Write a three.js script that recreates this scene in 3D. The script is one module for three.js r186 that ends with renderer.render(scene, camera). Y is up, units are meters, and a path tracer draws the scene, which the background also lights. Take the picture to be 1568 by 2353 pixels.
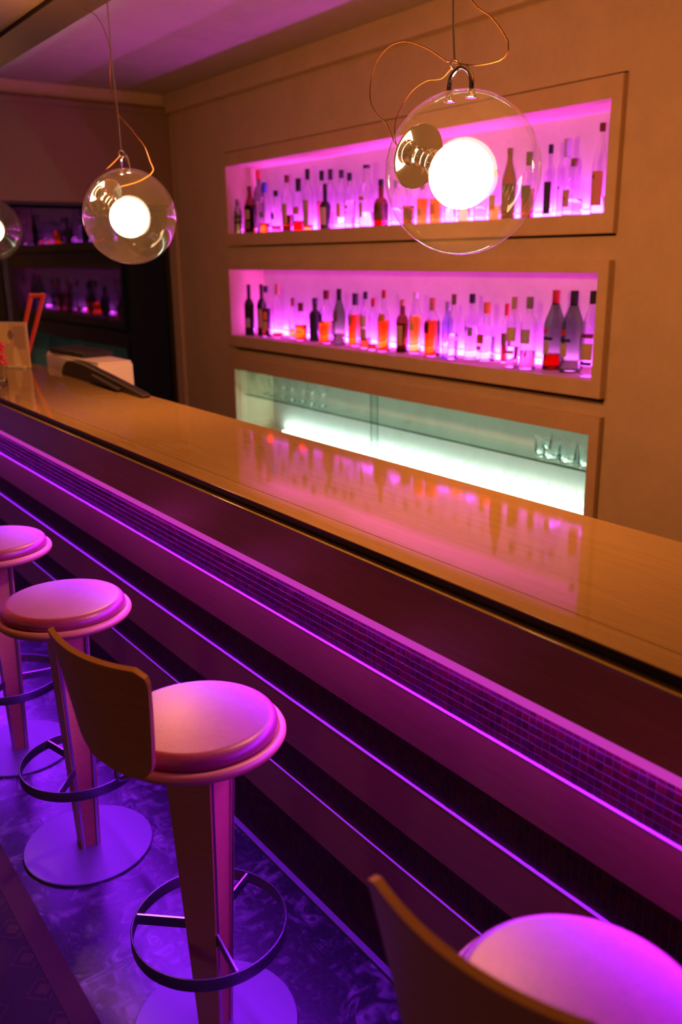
import * as THREE from 'three';
import { RoundedBoxGeometry } from 'three/addons/geometries/RoundedBoxGeometry.js';
import { mergeGeometries, mergeVertices } from 'three/addons/utils/BufferGeometryUtils.js';
import { RectAreaLightUniformsLib } from 'three/addons/lights/RectAreaLightUniformsLib.js';

// ---------------------------------------------------------------- camera, sky, exposure
const scene = new THREE.Scene();
scene.background = new THREE.Color().setRGB(0.0012, 0.001, 0.002);      // night outside the window
const camera = new THREE.PerspectiveCamera(60.685, 1568 / 2353, 0.05, 60);
camera.position.set(0, 1.72, 0);
camera.up.set(-0.21962, 0.96006, -0.17336);
camera.lookAt(-0.77645, 1.72 - 0.2796, -0.56476);
camera.focus = 2.2;
camera.userData.fStop = 2.6;
const renderer = new THREE.WebGLRenderer({ antialias: true });
renderer.toneMapping = THREE.LinearToneMapping;
renderer.toneMappingExposure = 1.0;
renderer.shadowMap.enabled = true;
RectAreaLightUniformsLib.init();

// light levels of the fittings (the lights themselves are in their builders)
const PENDANT = { rgb: [1, 0.285, 0.04], candela: 4.2 };
const BAR_LED = { rgb: [0.25, 0.01, 1], nits: 1250 };
const NICHE_LED = { rgb: [0.74, 0.055, 0.95], nits: 200 };
const CASE_LED = { rgb: [0.7, 1, 0.88], nits: 100 };

// ---------------------------------------------------------------- helpers
let seed = 20240611;
const rnd = () => { seed = (seed * 1664525 + 1013904223) >>> 0; return seed / 4294967296; };
const lin = (r, g, b) => new THREE.Color().setRGB(r, g, b);
const used = {};
function numbered(name) { used[name] = (used[name] || 0) + 1; return used[name] === 1 ? name : `${name}_${String(used[name] - 1).padStart(3, '0')}`; }
function shadows(o) { o.castShadow = true; o.receiveShadow = true; return o; }
function mesh(name, geo, mat, parent) { const m = shadows(new THREE.Mesh(geo, mat)); m.name = name; if (parent) parent.add(m); return m; }
function tag(o, label, category, group, kind) { o.userData = { label, category }; if (group) o.userData.group = group; if (kind) o.userData.kind = kind; return o; }
function thing(name, label, category, pos = [0, 0, 0], turn = 0, group) {
  const g = new THREE.Group(); g.name = numbered(name); g.position.set(...pos); g.rotation.y = turn; scene.add(g); return tag(g, label, category, group);
}
function struct(name, geo, mat, label, category) { const m = mesh(name, geo, mat, scene); m.userData = { kind: 'structure', label, category }; return m; }
function metreUV(geo) {          // uv in metres, looked up along the axis that each face points to
  if (geo.index) geo = geo.toNonIndexed();
  geo.computeVertexNormals();
  const p = geo.attributes.position, n = geo.attributes.normal, uv = new Float32Array(p.count * 2);
  for (let i = 0; i < p.count; i++) {
    const ax = Math.abs(n.getX(i)), ay = Math.abs(n.getY(i)), az = Math.abs(n.getZ(i));
    const [u, v] = ay >= ax && ay >= az ? [p.getX(i), -p.getZ(i)] : az >= ax ? [p.getX(i), p.getY(i)] : [p.getZ(i), p.getY(i)];
    uv[2 * i] = u; uv[2 * i + 1] = v;
  }
  geo.setAttribute('uv', new THREE.BufferAttribute(uv, 2));
  return geo;
}
function boxGeo(x0, x1, y0, y1, z0, z1, bevel = 0) {
  const w = x1 - x0, h = y1 - y0, d = z1 - z0;
  const g = bevel ? new RoundedBoxGeometry(w, h, d, 2, bevel) : new THREE.BoxGeometry(w, h, d);
  g.translate((x0 + x1) / 2, (y0 + y1) / 2, (z0 + z1) / 2);
  if (bevel) { const k = g.index ? g.toNonIndexed() : g; const nn = k.attributes.normal.clone(); const m = metreUV(k); m.setAttribute('normal', nn); return m; }
  return metreUV(g);
}
function lathe(pts, seg = 40) { return new THREE.LatheGeometry(pts.map(([r, y]) => new THREE.Vector2(Math.max(r, 0), y)), seg); }
function tube(points, r, seg = 40, rs = 8, closed = false) {
  return new THREE.TubeGeometry(new THREE.CatmullRomCurve3(points.map((p) => new THREE.Vector3(...p)), closed), seg, r, rs, closed);
}
function frameGeo(x0, x1, y0, y1, hx0, hx1, hy0, hy1, z0, z1, bevel = 0.003) {      // a flat frame round a rectangular opening
  const s = new THREE.Shape([[x0, y0], [x1, y0], [x1, y1], [x0, y1]].map((p) => new THREE.Vector2(...p)));
  s.holes.push(new THREE.Path([[hx0, hy0], [hx0, hy1], [hx1, hy1], [hx1, hy0]].map((p) => new THREE.Vector2(...p))));
  const g = new THREE.ExtrudeGeometry(s, { depth: z1 - z0 - bevel, bevelEnabled: bevel > 0, bevelThickness: bevel, bevelSize: bevel, bevelOffset: -bevel, bevelSegments: 2 });
  g.translate(0, 0, z0);
  return metreUV(g);
}
// tiling noise
function lattice(n) { const a = new Float32Array(n * n); for (let i = 0; i < a.length; i++) a[i] = rnd(); return a; }
function noiser(n) {
  const a = lattice(n);
  return (u, v) => {       // u, v in 0..1, tiles
    const x = u * n, y = v * n, xi = Math.floor(x), yi = Math.floor(y), fx = x - xi, fy = y - yi;
    const sx = fx * fx * (3 - 2 * fx), sy = fy * fy * (3 - 2 * fy), g = (i, j) => a[((j % n + n) % n) * n + ((i % n + n) % n)];
    return (g(xi, yi) * (1 - sx) + g(xi + 1, yi) * sx) * (1 - sy) + (g(xi, yi + 1) * (1 - sx) + g(xi + 1, yi + 1) * sx) * sy;
  };
}
const N8 = noiser(8), N16 = noiser(16), N32 = noiser(32), N64 = noiser(64), N128 = noiser(128), N256 = noiser(256);
const srgb = (x) => Math.round(255 * Math.min(1, Math.max(0, x <= 0.0031308 ? 12.92 * x : 1.055 * Math.pow(x, 1 / 2.4) - 0.055)));
function texture(size, metres, fn, color = true) {      // fn(u, v) -> linear rgb or a number
  const d = new Uint8Array(size * size * 4);
  for (let j = 0; j < size; j++) for (let i = 0; i < size; i++) {
    const c = fn(i / size, j / size), k = 4 * (j * size + i);
    if (color) { d[k] = srgb(c[0]); d[k + 1] = srgb(c[1]); d[k + 2] = srgb(c[2]); } else d[k] = d[k + 1] = d[k + 2] = Math.round(255 * Math.min(1, Math.max(0, c)));
    d[k + 3] = 255;
  }
  const t = new THREE.DataTexture(d, size, size);
  t.wrapS = t.wrapT = THREE.RepeatWrapping; t.magFilter = THREE.LinearFilter; t.minFilter = THREE.LinearMipmapLinearFilter; t.generateMipmaps = true;
  if (color) t.colorSpace = THREE.SRGBColorSpace;
  t.repeat.set(1 / metres[0], 1 / metres[1]); t.needsUpdate = true;
  return t;
}
const mix3 = (a, b, t) => [0, 1, 2].map((k) => a[k] + (b[k] - a[k]) * t);
function woodTexture(light, dark, metres, fine = 1) {
  return texture(512, metres, (u, v) => {
    const warp = 0.06 * N8(u, v) + 0.02 * N16(u, v);
    const g = 0.55 * N64((u * 0.125) % 1, v + warp) + 0.3 * N256((u * 0.0625) % 1, v * fine) + 0.15 * N128((u * 0.25) % 1, v);
    return mix3(dark, light, Math.min(1, Math.max(0, 0.1 + 1.1 * g)));
  });
}
const std = (o) => new THREE.MeshStandardMaterial(o), phys = (o) => new THREE.MeshPhysicalMaterial(o);
const glassOf = (rgb, rough = 0.02) => phys({ color: lin(...rgb), transmission: 1, thickness: 0, roughness: rough, ior: 1.5, side: THREE.DoubleSide });

// ---------------------------------------------------------------- materials
const plasterBump = texture(256, [0.5, 0.5], (u, v) => 0.6 * N64(u, v) + 0.4 * N256(u, v), false);
const plasterMap = (c) => texture(256, [1.7, 1.7], (u, v) => mix3(c, c.map((x) => x * 0.86), 0.6 * N16(u, v) + 0.4 * N64(u, v)));
const M = {
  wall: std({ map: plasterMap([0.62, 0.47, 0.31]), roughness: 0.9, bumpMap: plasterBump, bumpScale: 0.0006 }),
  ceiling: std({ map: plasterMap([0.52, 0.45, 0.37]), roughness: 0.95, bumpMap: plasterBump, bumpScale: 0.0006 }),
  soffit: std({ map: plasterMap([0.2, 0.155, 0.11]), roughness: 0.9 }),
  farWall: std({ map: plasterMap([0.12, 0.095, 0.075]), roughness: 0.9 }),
  niche: std({ map: plasterMap([0.74, 0.72, 0.72]), roughness: 0.8 }),
  frame: phys({ map: plasterMap([0.64, 0.45, 0.27]), roughness: 0.55 }),
  beam: std({ map: woodTexture([0.05, 0.03, 0.016], [0.03, 0.018, 0.009], [1.2, 0.3]), roughness: 0.6 }),
  counter: phys({ map: woodTexture([0.27, 0.185, 0.085], [0.222, 0.15, 0.068], [1.6, 0.5]), roughness: 0.05 }),
  counterEdge: phys({ map: woodTexture([0.285, 0.195, 0.09], [0.21, 0.14, 0.062], [1.4, 0.35]), roughness: 0.05 }),
  black: phys({ color: lin(0.006, 0.006, 0.007), roughness: 0.4 }),
  fascia: phys({ map: woodTexture([0.36, 0.165, 0.075], [0.28, 0.125, 0.056], [1.2, 0.4]), roughness: 0.3 }),
  panel: phys({ map: woodTexture([0.31, 0.13, 0.045], [0.25, 0.1, 0.034], [1.2, 0.4]), roughness: 0.42 }),
  grout: std({ color: lin(0.1, 0.075, 0.035), roughness: 0.95 }),
  tiles: [[0.05, 0.0035, 0.006], [0.035, 0.003, 0.005], [0.07, 0.004, 0.006], [0.045, 0.006, 0.012]].map((c) => phys({ color: lin(...c), roughness: 0.42, specularIntensity: 0.3 })),
  lip: phys({ color: lin(0.5, 0.3, 0.42), roughness: 0.5, emissive: lin(0.5, 0.028, 0.42), emissiveIntensity: 0.95 }),
  steel: phys({ color: lin(0.62, 0.62, 0.64), metalness: 1, roughness: 0.32 }),
  satin: phys({ color: lin(0.2, 0.2, 0.21), metalness: 0.4, roughness: 0.5 }),
  ringSteel: phys({ color: lin(0.3, 0.3, 0.32), metalness: 1, roughness: 0.38 }),
  chrome: phys({ color: lin(0.7, 0.68, 0.66), metalness: 1, roughness: 0.08 }),
  mirror: phys({ color: lin(0.82, 0.78, 0.7), metalness: 1, roughness: 0.05 }),
  beech: phys({ map: woodTexture([0.46, 0.21, 0.07], [0.35, 0.155, 0.05], [0.6, 0.16]), roughness: 0.42 }),
  leather: phys({ map: texture(512, [1, 1], (u, v) => mix3([0.28, 0.034, 0.055], [0.2, 0.023, 0.04], 0.5 * N32(u, v) + 0.5 * N128(u, v))), roughness: 0.42, clearcoat: 0.2, clearcoatRoughness: 0.32,
    bumpMap: texture(512, [1, 1], (u, v) => 0.5 * N128(u, v) + 0.5 * N256(u, v), false), bumpScale: 0.0002 }),
  cord: phys({ color: lin(0.34, 0.15, 0.045), roughness: 0.22 }),
  globe: glassOf([0.99, 0.98, 0.96], 0.055),
  bulb: std({ color: lin(0.9, 0.9, 0.88), roughness: 0.4, emissive: lin(1, 0.74, 0.4), emissiveIntensity: 22 }),
  dimBulb: std({ color: lin(0.9, 0.9, 0.88), roughness: 0.4, emissive: lin(1, 0.74, 0.4), emissiveIntensity: 6 }),
  pane: glassOf([0.93, 0.97, 0.95], 0.0),
  nightPane: phys({ color: lin(0.8, 0.84, 0.84), transmission: 1, thickness: 0, roughness: 0, ior: 1.5, specularIntensity: 0.55, side: THREE.DoubleSide }),
  shelfGlass: glassOf([0.86, 0.95, 0.91], 0.01),
  glassEdge: phys({ color: lin(0.02, 0.11, 0.07), roughness: 0.15, clearcoat: 1 }),
  clearGlass: phys({ color: lin(1, 1, 1), transmission: 1, thickness: 0.002, ior: 1.5, roughness: 0 }),
  darkFrame: std({ color: lin(0.02, 0.017, 0.015), roughness: 0.5 }),
  blind: std({ map: texture(256, [0.12, 0.12], (u, v) => mix3([0.3, 0.2, 0.12], [0.23, 0.15, 0.09], 0.5 * N256(u, 0.5) + 0.5 * N256(0.5, v))), roughness: 0.95 }),
  pale: std({ color: lin(0.52, 0.42, 0.42), roughness: 0.5 }),
  white: std({ color: lin(0.75, 0.7, 0.64), roughness: 0.7 }),
  redPaint: phys({ color: lin(0.62, 0.05, 0.015), roughness: 0.4 }),
  blackLeather: phys({ map: texture(256, [0.2, 0.2], (u, v) => mix3([0.012, 0.01, 0.01], [0.02, 0.016, 0.015], N128(u, v))), roughness: 0.5 }),
};
const ledMat = (c, k) => std({ color: lin(0.6, 0.6, 0.6), emissive: lin(...c), emissiveIntensity: k });

// ---------------------------------------------------------------- the room
const WZ = -3.672, WX = -7.48;                                // back wall, window wall
const CEIL = 3.066, SOFFIT = 2.648;
const NX0 = -6.514, NX1 = -2.836;                             // the openings in the back wall
const N1Y = [1.91, 2.416], N2Y = [1.108, 1.632], N3Y = [0.24, 0.825];
{
  const floorTex = texture(1024, [1.5, 1.5], (u, v) => {
    const a = N16(u, v), b = N32((u + 0.13 * a) % 1, v), c = N64(u, (v + 0.08 * b) % 1), d = N128((u + 0.05 * c) % 1, v), e = N256(u, v);
    const patch = Math.max(0, 0.3 * a + 0.3 * b + 0.4 * c - 0.5) * 2.4 * (0.25 + 0.9 * d);
    const vein = Math.pow(1 - Math.abs(2 * (0.5 * N32((u + 0.31) % 1, (v + 0.1 * b) % 1) + 0.5 * d) - 1), 10) * 0.35;
    return mix3([0.012, 0.0115, 0.013], [0.2, 0.19, 0.2], Math.min(1, patch * 1.1 + vein * c + 0.03 * e));
  });
  struct('floor', boxGeo(-7.8, 3.4, -0.1, 0, -4.15, 4.7), phys({ map: floorTex, roughness: 0.3 }), 'dark mottled stone floor with pale veins', 'floor');
  struct('ceiling', boxGeo(-7.8, 3.4, CEIL, CEIL + 0.1, -4.15, 4.7), M.ceiling, 'plain plaster ceiling above the bar', 'ceiling');
  // back wall with its three openings
  const s = new THREE.Shape([[-7.73, 0], [3.2, 0], [3.2, CEIL], [-7.73, CEIL]].map((p) => new THREE.Vector2(...p)));
  for (const [y0, y1] of [N1Y, N2Y, N3Y]) s.holes.push(new THREE.Path([[NX0, y0], [NX0, y1], [NX1, y1], [NX1, y0]].map((p) => new THREE.Vector2(...p))));
  const FX0 = NX0 - 0.055, FX1 = NX1 + 0.062;
  // open joints beside the frames
  for (const [x0, x1, y0, y1] of [[FX0, FX1, 2.517, 2.528], [FX0, FX1, 1.805, 1.817], [FX0, FX1, 0.985, 1.018], [FX1 + 0.001, FX1 + 0.012, 0.14, 0.924]]) s.holes.push(new THREE.Path([[x0, y0], [x0, y1], [x1, y1], [x1, y0]].map((p) => new THREE.Vector2(...p))));
  const wg = new THREE.ExtrudeGeometry(s, { depth: 0.4, bevelEnabled: false }); wg.translate(0, 0, WZ - 0.4);
  const wall = struct('wall_back', metreUV(wg), M.wall, 'beige back wall with recessed bottle niches', 'wall');
  mesh('niche_back', boxGeo(NX0 - 0.02, NX1 + 0.02, N1Y[0] - 0.02, N1Y[1] + 0.02, WZ - 0.33, WZ - 0.293), M.niche, wall);
  mesh('niche_back', boxGeo(NX0 - 0.02, NX1 + 0.02, N2Y[0] - 0.02, N2Y[1] + 0.02, WZ - 0.33, WZ - 0.293), M.niche, wall);
  mesh('cabinet_back', boxGeo(NX0 - 0.02, NX1 + 0.02, N3Y[0] - 0.02, N3Y[1] + 0.02, WZ - 0.385, WZ - 0.347), M.niche, wall);
  mesh('backing', boxGeo(-7.73, 3.2, 0, CEIL, WZ - 0.43, WZ - 0.4), M.darkFrame, wall);
  // proud frames round the openings
  struct('trim_1', frameGeo(FX0, FX1, 1.818, 2.516, NX0, NX1, N1Y[0], N1Y[1], WZ, WZ + 0.03), M.frame, 'beige frame round the upper bottle niche', 'frame');
  struct('trim_2', frameGeo(FX0, FX1, 1.02, 1.693, NX0, NX1, N2Y[0], N2Y[1], WZ, WZ + 0.04), M.frame, 'beige frame round the lower bottle niche', 'frame');
  struct('trim_3', frameGeo(FX0, FX1, 0.14, 0.924, NX0, NX1, N3Y[0], N3Y[1], WZ, WZ + 0.027), M.frame, 'beige frame round the lit glass cabinet', 'frame');
  struct('trim_4', boxGeo(WX + 0.01, 3.2, 2.917, CEIL, WZ, WZ + 0.08, 0.006), M.wall, 'plaster cornice step under the ceiling along the back wall', 'cornice');
  // dropped ceiling over the stools, with the dark edge board that carries the pendants
  struct('trim_5', boxGeo(WX, 3.2, SOFFIT, CEIL, -1.482, -1.303, 0.004), M.beam, 'dark edge beam of the dropped ceiling above the pendants', 'beam');
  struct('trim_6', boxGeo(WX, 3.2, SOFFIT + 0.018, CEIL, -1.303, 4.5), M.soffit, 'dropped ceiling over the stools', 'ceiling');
  // the other walls
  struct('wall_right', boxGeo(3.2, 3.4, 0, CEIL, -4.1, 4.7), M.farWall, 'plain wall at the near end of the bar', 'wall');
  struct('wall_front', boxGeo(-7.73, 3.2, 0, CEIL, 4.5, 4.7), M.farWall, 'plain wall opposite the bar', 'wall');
  // window wall
  const ws = new THREE.Shape([[-4.07, 0], [4.5, 0], [4.5, CEIL], [-4.07, CEIL]].map((p) => new THREE.Vector2(...p)));
  ws.holes.push(new THREE.Path([[-3.645, 0.1], [-3.645, 2.917], [-0.68, 2.917], [-0.68, 0.1]].map((p) => new THREE.Vector2(...p))));
  const wl = new THREE.ExtrudeGeometry(ws, { depth: 0.25, bevelEnabled: false });
  wl.rotateY(-Math.PI / 2); wl.translate(WX, 0, 0);            // shape x becomes world z
  struct('wall_left', metreUV(wl), M.wall, 'beige end wall with the tall window', 'wall');
  const win = new THREE.Group(); win.name = 'window_1'; win.userData = { kind: 'structure', label: 'tall dark window at the end of the bar mirroring the bottle niches', category: 'window' }; scene.add(win);
  mesh('pane', boxGeo(-7.657, -7.647, 0.14, 2.877, -3.605, -2.19), M.nightPane, win);
  mesh('pane', boxGeo(-7.657, -7.647, 0.14, 2.877, -2.15, -0.72), M.nightPane, win);
  for (const [z0, z1] of [[-3.645, -3.605], [-2.19, -2.15], [-0.72, -0.68]]) mesh('window_stile', boxGeo(-7.69, -7.62, 0.1, 2.917, z0, z1), M.darkFrame, win);
  for (const [y0, y1] of [[0.1, 0.14], [2.877, 2.917]]) mesh('window_rail', boxGeo(-7.69, -7.62, y0, y1, -3.605, -0.72), M.darkFrame, win);
}
// the roller blind
{
  const b = thing('roller_blind', 'brown fabric blind half lowered over the dark window', 'blind', [-7.44, 2.1, -2.16]);
  const g = new THREE.PlaneGeometry(2.94, 0.755, 60, 8), p = g.attributes.position;
  for (let i = 0; i < p.count; i++) p.setZ(i, 0.004 * Math.sin(p.getX(i) * 9) * (0.5 - p.getY(i)));
  const back = g.clone(); back.translate(0, 0, -0.004); back.index.array.reverse();
  const cloth = mergeGeometries([g, back]); cloth.rotateY(Math.PI / 2); cloth.translate(0, 0.44, 0);
  mesh('fabric', cloth, M.blind, b);
  mesh('bottom_bar', boxGeo(-0.014, 0.012, 0.05, 0.075, -1.475, 1.475, 0.004), M.darkFrame, b);
  const r = new THREE.CylinderGeometry(0.03, 0.03, 2.95, 20); r.rotateX(Math.PI / 2); r.translate(0, 0.83, 0);
  mesh('roller', r, M.blind, b);
}

// ---------------------------------------------------------------- the bar
const BX0 = -7.47, BX1 = 0.3;
{
  const c = thing('bar_countertop', 'long glossy honey-brown wooden bar top with a black edge line', 'counter', [0, 0, 0]);
  mesh('main_board', boxGeo(BX0, BX1, 1.096, 1.118, -1.658, -1.1645), M.counter, c);
  const eg = boxGeo(BX0, BX1, 1.1145, 1.118, -1.1635, -1.097, 0.0016);
  mesh('edge_board', eg, M.counterEdge, c);
  mesh('edge_core', boxGeo(BX0, BX1, 1.096, 1.1144, -1.1635, -1.0995), M.black, c);
}
const TP = 0.017;                                            // mosaic pitch
const ZP = -1.13, ZT = -1.1375;                              // panel faces, tile faces
{
  const b = thing('bar', 'long bar front of maroon-brown boards alternating with dark red mosaic bands', 'bar', [0, 0, 0]);
  mesh('carcass', boxGeo(BX0, BX1, 0.0, 1.096, -1.64, -1.15), M.black, b);
  mesh('moulding', boxGeo(BX0, BX1, 1.0876, 1.0958, -1.15, -1.079, 0.0035), M.counterEdge, b);
  mesh('fascia', boxGeo(BX0, BX1, 0.9532, 1.0875, -1.15, -1.10, 0.001), M.fascia, b);
  const lip = mesh('light_strip', boxGeo(BX0, BX1, 0.9346, 0.953, -1.1045, -1.10, 0.001), M.lip, b);
  lip.userData.label = 'pink glowing strip under the fascia';
  const panels = [[0.682, 0.8085], [0.440, 0.580], [0.203, 0.338]];
  for (const [y0, y1] of panels) { mesh('board', boxGeo(BX0, BX1, y0, y1 - 0.002, -1.15, ZP, 0.0008), M.panel, b); mesh('ledge_strip', boxGeo(BX0, BX1, y1 - 0.0019, y1, -1.15, ZP + 0.0004, 0.0004), M.pale, b); }
  const kick = mesh('plinth_strip', boxGeo(BX0, BX1, 0.001, 0.012, -1.15, -1.118, 0.0015), M.satin, b);
  kick.userData.label = 'metal strip along the foot of the bar';
  const bands = [[0.8085, 0.953], [0.580, 0.682], [0.338, 0.440], [0.012, 0.203]];
  // one tile, face chamfered
  const tg = (() => {
    const h = TP / 2 - 0.0007, i = h - 0.0008, z0 = -1.1495 - ZT, z1 = -0.0009, z2 = 0, P = [], q = (a, bb, cc, d) => P.push(...a, ...bb, ...cc, ...a, ...cc, ...d);
    const O = [[-h, -h], [h, -h], [h, h], [-h, h]], I = [[-i, -i], [i, -i], [i, i], [-i, i]];
    q([...I[0], z2], [...I[1], z2], [...I[2], z2], [...I[3], z2]);
    for (let k = 0; k < 4; k++) { const l = (k + 1) % 4; q([...O[k], z1], [...O[l], z1], [...I[l], z2], [...I[k], z2]); q([...O[k], z0], [...O[l], z0], [...O[l], z1], [...O[k], z1]); }
    const g = new THREE.BufferGeometry(); g.setAttribute('position', new THREE.Float32BufferAttribute(P, 3)); g.computeVertexNormals(); return g;
  })();
  const spots = [];
  bands.forEach(([y0, y1], k) => {
    mesh('grout_bed', boxGeo(BX0, BX1, y0, y1, -1.15, ZT - 0.0008), M.grout, b);
    const rows = Math.round((y1 - y0) / TP);
    for (let r = 0; r < rows; r++) for (let cidx = 0; BX0 + 0.01 + cidx * TP < 0.0; cidx++) {
      const x = BX0 + 0.01 + cidx * TP, y = y1 - (r + 0.5) * ((y1 - y0) / rows);
      spots.push({ x, y, k, near: k === 0 && x < -0.62 && x > -1.36 });
    }
  });
  const rest = [];
  let made = 0;
  for (const s of spots) {
    const m = Math.floor(rnd() * 4), dz = (rnd() - 0.5) * 0.0006;
    if (s.near && made < 300) {
      made++;
      const t = mesh('tile', tg, M.tiles[m], b); t.position.set(s.x, s.y, ZT + dz); t.rotation.set((rnd() - 0.5) * 0.03, (rnd() - 0.5) * 0.03, 0);
    } else rest.push([s, m, dz]);
  }
  for (let m = 0; m < 4; m++) {
    const mine = rest.filter((r) => r[1] === m);
    const im = new THREE.InstancedMesh(tg, M.tiles[m], mine.length); shadows(im); im.name = 'mosaic_tiles'; im.userData.kind = 'stuff';
    const o = new THREE.Object3D();
    mine.forEach(([s, , dz], i) => { o.position.set(s.x, s.y, ZT + dz); o.rotation.set((rnd() - 0.5) * 0.03, (rnd() - 0.5) * 0.03, 0); o.updateMatrix(); im.setMatrixAt(i, o.matrix); });
    b.add(im);
  }
  // the light hidden behind the strip, shining down and out
  const led = mesh('led_tape', boxGeo(BX0, BX1, 0.941, 0.9465, -1.1135, -1.1075), ledMat(BAR_LED.rgb, 3), b);
  led.userData.label = 'light tape behind the strip';
  const L = new THREE.RectAreaLight(lin(...BAR_LED.rgb), BAR_LED.nits, BX1 - BX0 - 0.1, 0.006);
  L.position.set((BX0 + BX1) / 2, 0.9363, -1.1095); L.lookAt((BX0 + BX1) / 2, 0.9363 - 0.42, -1.1095 + 0.9); scene.add(L);
  // shelf behind the bar
  const sh = thing('service_shelf', 'low service shelf on the bartender side of the bar', 'shelf', [-4.6, 0, -1.86]);
  mesh('board', boxGeo(-0.85, 0.85, 0.9, 0.925, -0.17, 0.17), M.panel, sh);
  for (const x of [-0.82, 0.8]) mesh('leg', boxGeo(x, x + 0.03, 0, 0.9, -0.15, 0.15), M.darkFrame, sh);
}

// ---------------------------------------------------------------- light tapes in the wall
function tape(y, z, color, name, label, x0 = NX0 + 0.04, x1 = NX1 - 0.04, height = 0.034, glow = 20) {
  const t = thing(name, label, 'light', [0, y, z]);
  mesh('diffuser', boxGeo(x0, x1, 0.0005, height, -0.006, 0.006, 0.002), ledMat(color.rgb, glow), t);
  mesh('channel', boxGeo(x0, x1, 0, 0.004, -0.0075, 0.0075), M.steel, t);
  const L = new THREE.RectAreaLight(lin(...color.rgb), color.nits, x1 - x0, 0.0136);
  L.position.set((x0 + x1) / 2, y + height + 0.002, z); L.lookAt((x0 + x1) / 2, y + height + 1, z + 0.25); scene.add(L);
}
tape(N1Y[0], -3.944, NICHE_LED, 'light_tape', 'purple light tape along the back of the upper niche');
tape(N2Y[0], -3.944, NICHE_LED, 'light_tape', 'purple light tape along the back of the lower niche');
tape(N3Y[0], -3.99, CASE_LED, 'light_tape', 'cool white light tape along the back of the glass cabinet', NX0 + 0.19, NX1 - 0.03, 0.05, 8);

// ---------------------------------------------------------------- pendants
function pendant(pos, label, cords, rod, axis, level = 1) {
  const p = thing('globe_pendant', label, 'pendant lamp', pos, 0, 'glass globe pendants over the bar');
  p.scale.setScalar(1.19);
  mesh('globe', new THREE.SphereGeometry(0.15, 72, 48), M.globe, p);
  // socket plate at the side of the globe, the bulb held towards the middle
  const side = new THREE.Group(); side.name = 'lamp_holder'; side.quaternion.setFromUnitVectors(new THREE.Vector3(-1, 0, 0), new THREE.Vector3(...axis).normalize()); p.add(side);
  const R0 = 0.1345;
  const disc = lathe([[0, 0], [0.058, 0], [0.063, 0.001], [0.0645, 0.004], [0.062, 0.007], [0, 0.007]], 48); disc.rotateZ(-Math.PI / 2); disc.translate(-R0, 0, 0);
  mesh('mount_plate', disc, M.mirror, side);
  const sock = lathe([[0, 0], [0.021, 0], [0.021, 0.012], [0.019, 0.014], [0.019, 0.026], [0.024, 0.028], [0.024, 0.034], [0.02, 0.036], [0.02, 0.041], [0.025, 0.043], [0.026, 0.05], [0.022, 0.053], [0.02, 0.075], [0, 0.075]], 32);
  sock.rotateZ(-Math.PI / 2); sock.translate(-R0 + 0.007, 0, 0);
  mesh('socket', sock, M.chrome, side);
  const cap = lathe([[0, 0], [0.03, 0], [0.03, 0.012], [0.012, 0.018], [0, 0.018]], 24); cap.rotateZ(Math.PI / 2); cap.translate(-0.1475, 0, 0);
  mesh('terminal_cap', cap, M.chrome, side);
  const bulb = mesh('bulb', new THREE.SphereGeometry(0.0625, 40, 28), level < 1 ? M.dimBulb : M.bulb, p); bulb.position.set(-0.004, -0.002, 0); bulb.castShadow = false;
  const L = new THREE.PointLight(lin(...PENDANT.rgb), PENDANT.candela * level, 0, 2); L.position.copy(bulb.position); L.castShadow = true; L.shadow.radius = 3; L.shadow.bias = -0.002; p.add(L);
  // hook
  const arch = [[-0.034, 0.142, 0], [-0.034, 0.163, 0], [-0.026, 0.18, 0], [-0.004, 0.19, 0], [0.018, 0.18, 0], [0.026, 0.163, 0], [0.026, 0.142, 0]].map(([x, y, z]) => [x - 0.008, y, z]);
  const hook = mesh('hook', tube(arch, 0.0052, 40, 10), M.chrome, p);
  for (const x of [-0.042, 0.018]) { const n = lathe([[0, 0], [0.011, 0], [0.011, 0.004], [0.007, 0.006], [0.007, 0.014], [0, 0.014]], 20); n.translate(x, 0.1325, 0); mesh('hook_nut', n, M.chrome, hook); }
  const ring = new THREE.TorusGeometry(0.009, 0.002, 8, 24); ring.rotateY(Math.PI / 2); ring.translate(-0.03, 0.197, 0); mesh('ring', ring, M.steel, hook);
  mesh('suspension_cable', tube(rod, 0.0022, 24, 8), M.steel, p);
  for (const c of cords) mesh('cord', tube(c, 0.0013, 90, 6), M.cord, p);
  return p;
}
const top = (p) => (SOFFIT - p[1]) / 1.19;
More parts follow.
